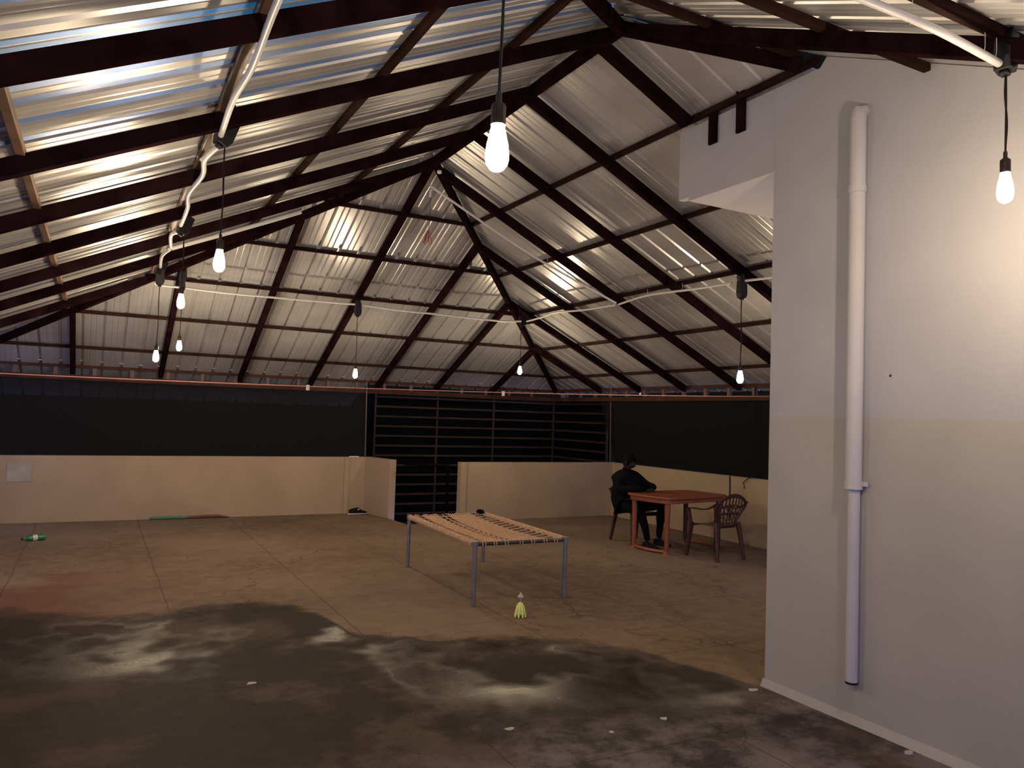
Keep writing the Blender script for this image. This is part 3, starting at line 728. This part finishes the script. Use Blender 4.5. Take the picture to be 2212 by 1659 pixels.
E_ = [(0,1),(1,2),(2,3),(3,4),(4,5),(3,6),(6,7),(7,8),(8,9),(3,10),(10,11),(11,12),(12,13),(0,14),(14,15),(15,16),(16,17),(0,18),(18,19),(19,20),(20,21)]
skin('clothed_body', N, E_, 0, M_cloth)
# head with face features
hd = MB(); hc = Vector((6.60, 8.735, 1.125))-PL; R3 = Matrix.Rotation(math.radians(-152), 3, 'Z') @ Matrix.Rotation(math.radians(-22), 3, 'X')
def hp(v): return hc+R3 @ Vector(v)
vs = []; fs = []; nu, nv = 28, 20
for j in range(nv+1):
    th = math.pi*j/nv
    for i in range(nu):
        a = 2*math.pi*i/nu; x = math.sin(th)*math.cos(a)*.074; y = math.sin(th)*math.sin(a)*.092; zc = math.cos(th)*.108
        f = math.sin(a)*math.sin(th)
        if zc < -.02: x *= 1-.28*min(1, (-zc-.02)/.08); y *= 1-.12*min(1, (-zc-.02)/.08)
        if f > .93 and -.035 < zc < .018: y += .020*(1-abs(zc+.018)/.04)           # nose
        if f > .75 and .008 < zc < .03 and abs(x) > .012: y -= .006                 # eye sockets
        if f > .85 and -.062 < zc < -.048: y += .005                                # lips
        vs.append(hp((x, y, zc)))
for j in range(nv):
    for i in range(nu): fs.append((j*nu+i, j*nu+(i+1) % nu, (j+1)*nu+(i+1) % nu, (j+1)*nu+i))
hd.add(vs, fs)
for sx in (-1, 1):
    c = (sx*.073, -.005, -.005); hd.tube([hp((c[0], c[1], c[2]-.028)), hp((c[0]+sx*.008, c[1]-.004, c[2])), hp((c[0]+sx*.006, c[1]-.002, c[2]+.028))], [.006,.013,.007], 8)
head_ = hd.build('head', M_skin, pr_, smooth=True)
hr = MB(); vs = []; fs = []
for j in range(11):
    th = math.pi*.60*j/10
    for i in range(nu):
        a = 2*math.pi*i/nu; k = 1.09+.02*math.sin(i*5+j*3)
        lim = th if math.sin(a) < .3 else th*(1-.38*min(1, (math.sin(a)-.3)/.5))
        vs.append(hp((math.sin(lim)*math.cos(a)*.074*k, math.sin(lim)*math.sin(a)*.092*k-.004, math.cos(lim)*.108*k)))
for j in range(10):
    for i in range(nu): fs.append((j*nu+i, j*nu+(i+1) % nu, (j+1)*nu+(i+1) % nu, (j+1)*nu+i))
hr.add(vs, fs); hr.build('hair', M_hair, head_, smooth=True)
def hand(w0, d, side, lab='hand'):
    w0 = Vector(w0)-PL; d = Vector(d).normalized(); sd = d.cross(Vector((0,0,1))).normalized()*side
    h = MB(); h.bar(w0, w0+d*.085, .055, .03, (0,0,1), .078, .026)
    for k, ln in enumerate((.068, .076, .070, .055)):
        b0 = w0+d*.08+sd*(-.029+.019*k); z0 = Vector((0,0,1))
        h.tube([b0, b0+d*ln*.45+z0*.006, b0+d*ln*.8-z0*.002, b0+d*ln-z0*.012], [.0095,.009,.008,.006], 8)
    b0 = w0+d*.03-sd*.03
    h.tube([b0, b0+d*.03-sd*.022, b0+d*.058-sd*.03], [.011,.010,.007], 8)
    h.build(lab, M_skin, pr_, smooth=True, bevel=.006)
hand((6.64,8.39,.765), (.9,.2,0), 1); hand((6.80,8.46,.765), (-.7,-.5,0), -1)
for (x, y, dx, dy) in ((6.62,8.30,.15,-1), (6.93,8.45,.25,-1)):
    d = Vector((dx, dy, 0)).normalized(); c = Vector((x, y, 0))-PL; f = MB(); sdv = Vector((d.y, -d.x, 0))
    pts = [(-.07,.036,.075),(-.03,.04,.085),(.04,.043,.062),(.11,.046,.042),(.17,.040,.032),(.195,.02,.022)]
    vs = []; fs = []
    for t, wd, hh in pts:
        for sx, sz in ((-1,0),(1,0),(.8,1),(-.8,1)): vs.append(c+d*t+sdv*sx*wd+Vector((0,0,.004+hh*sz)))
    for k in range(len(pts)-1):
        for q in range(4): fs.append((k*4+q, k*4+(q+1) % 4, k*4+4+(q+1) % 4, k*4+4+q))
    fs += [(0,1,2,3), tuple(len(vs)-4+q for q in range(4))]
    f.add(vs, fs).build('shoe', M_shoe, pr_, smooth=True, bevel=.01)

# ---------------------------------------------------------------- small things
def bottle(loc, yaw):
    r = empty('plastic_bottle', loc, yaw); tag(r, 'green plastic bottle lying on the floor at far left', 'bottle')
    Rm = Matrix.Rotation(math.radians(90), 3, 'Y')
    def lay(prof, nm, M):
        mb = MB().lathe(prof, n=16); mb.v = [tuple(Rm @ Vector(v)) for v in mb.v]; o = mb.build(nm, M, r, smooth=True); o.location = (0, 0, .038)
    lay([(.03,-.12),(.036,-.11),(.037,-.06),(.034,-.05),(.037,-.04),(.037,.03),(.033,.06),(.018,.095),(.013,.105),(.013,.125)], 'body', M_green)
    lay([(.0375,-.03),(.0375,.02)], 'label_band', M_label); lay([(.015,.12),(.015,.14),(.001,.141)], 'cap', M_black)
bottle((-.6, 11.08, 0), math.radians(200))
bm_ = empty('floor_wiper', (1.28, 12.66, 0)); tag(bm_, 'green and brown brush stick lying along the foot of the far parapet', 'brush')
MB().tube([(-.52,.0,.02),(-.3,0,.026),(.0,0,.022)], [.018,.024,.02], 8).build('bristles', M_greenstick, bm_, smooth=True)
MB().tube([(.0,0,.02),(.3,0,.03),(.45,-.01,.03),(.60,-.02,.012)], [.02,.024,.022,.010], 8).build('handle', M_brownstick, bm_, smooth=True)
sh = empty('shoe', (3.9, 12.53, 0), math.radians(8)); tag(sh, 'black shoe with white sole on the floor beside the doorway', 'shoe')
def shoe_loft(pts, nm, M, z0=0):
    vs = []; fs = []
    for t, wd, h0, h1 in pts:
        for k in range(8):
            a = 2*math.pi*k/8; vs.append((t, wd*math.cos(a), z0+(h0+h1)/2+(h1-h0)/2*math.sin(a)))
    for k in range(len(pts)-1):
        for q in range(8): fs.append((k*8+q, k*8+(q+1) % 8, k*8+8+(q+1) % 8, k*8+8+q))
    fs += [tuple(range(8)), tuple(len(vs)-8+q for q in range(8))]
    MB().add(vs, fs).build(nm, M, sh, smooth=True)
shoe_loft([(-.15,.03,.02,.09),(-.12,.042,.02,.10),(-.05,.045,.02,.115),(.0,.048,.02,.12),(.05,.052,.02,.085),(.11,.05,.02,.06),(.15,.035,.02,.045),(.165,.015,.02,.03)], 'upper', M_shoe)
shoe_loft([(-.165,.03,.0,.03),(-.12,.047,.0,.03),(0,.048,.0,.026),(.1,.055,.0,.026),(.16,.035,.0,.03),(.18,.012,.005,.028)], 'sole', M_sole)
MB().bar((-.01,-.045,.09),(.02,.045,.10),.03,.012).build('tongue', M_label, sh)
tag(MB().prism([(3.78,12.76),(3.95,12.75),(3.96,12.82),(3.80,12.83)], PH, PH+.012).build('folded_paper', M_paper, bevel=.003), 'folded white paper lying on top of the far parapet', 'paper')
sk = empty('neon_shape', (3.26, 5.78, 0)); tag(sk, 'neon yellow-green tassel standing on the floor in front of the cot', 'shape')  # upright neon green form with splayed strands and a pale tip
MB().lathe([(.003,.125),(.004,.150),(.022,.160),(.028,.175),(.016,.190),(.006,.205),(.002,.215)], n=12).build('tip', M_pale, sk, smooth=True)
MB().lathe([(.030,.03),(.026,.08),(.018,.11),(.003,.128)], n=14).build('core', M_neon, sk, smooth=True)
for k in range(8):
    a = 2*math.pi*k/8; c_, s_ = math.cos(a), math.sin(a)
    MB().tube([(.010*c_,.010*s_,.122),(.028*c_,.028*s_,.09),(.040*c_,.040*s_,.04),(.048*c_,.048*s_,.005)], [.006,.0085,.008,.007], 6).build('strand', M_neon, sk, smooth=True)
for i, (x, y, s_, lab) in enumerate(((2.948,3.514,.03,'pale paint flake on the damp floor, below the middle reflection'), (2.065,3.743,.028,'pale paint flake on the grey floor at bottom centre'),
        (3.80,3.66,.035,'white scrap of plaster at the foot of the white wall corner'), (.92,5.0,.03,'pale flake on the dark floor at lower left'), (3.86,2.62,.03,'pale flake near the white wall at bottom right'), (2.56,3.48,.018,'tiny pale flake near the bottom centre'))):
    pts = [(x+s_*math.cos(a)*random.uniform(.6,1.5), y+s_*math.sin(a)*random.uniform(.4,.9)) for a in [k*math.pi/4 for k in range(8)]]
    tag(MB().prism(pts, 0, .004).build('floor_flake', M_speck), lab, 'flake', 'flakes of debris on the floor')
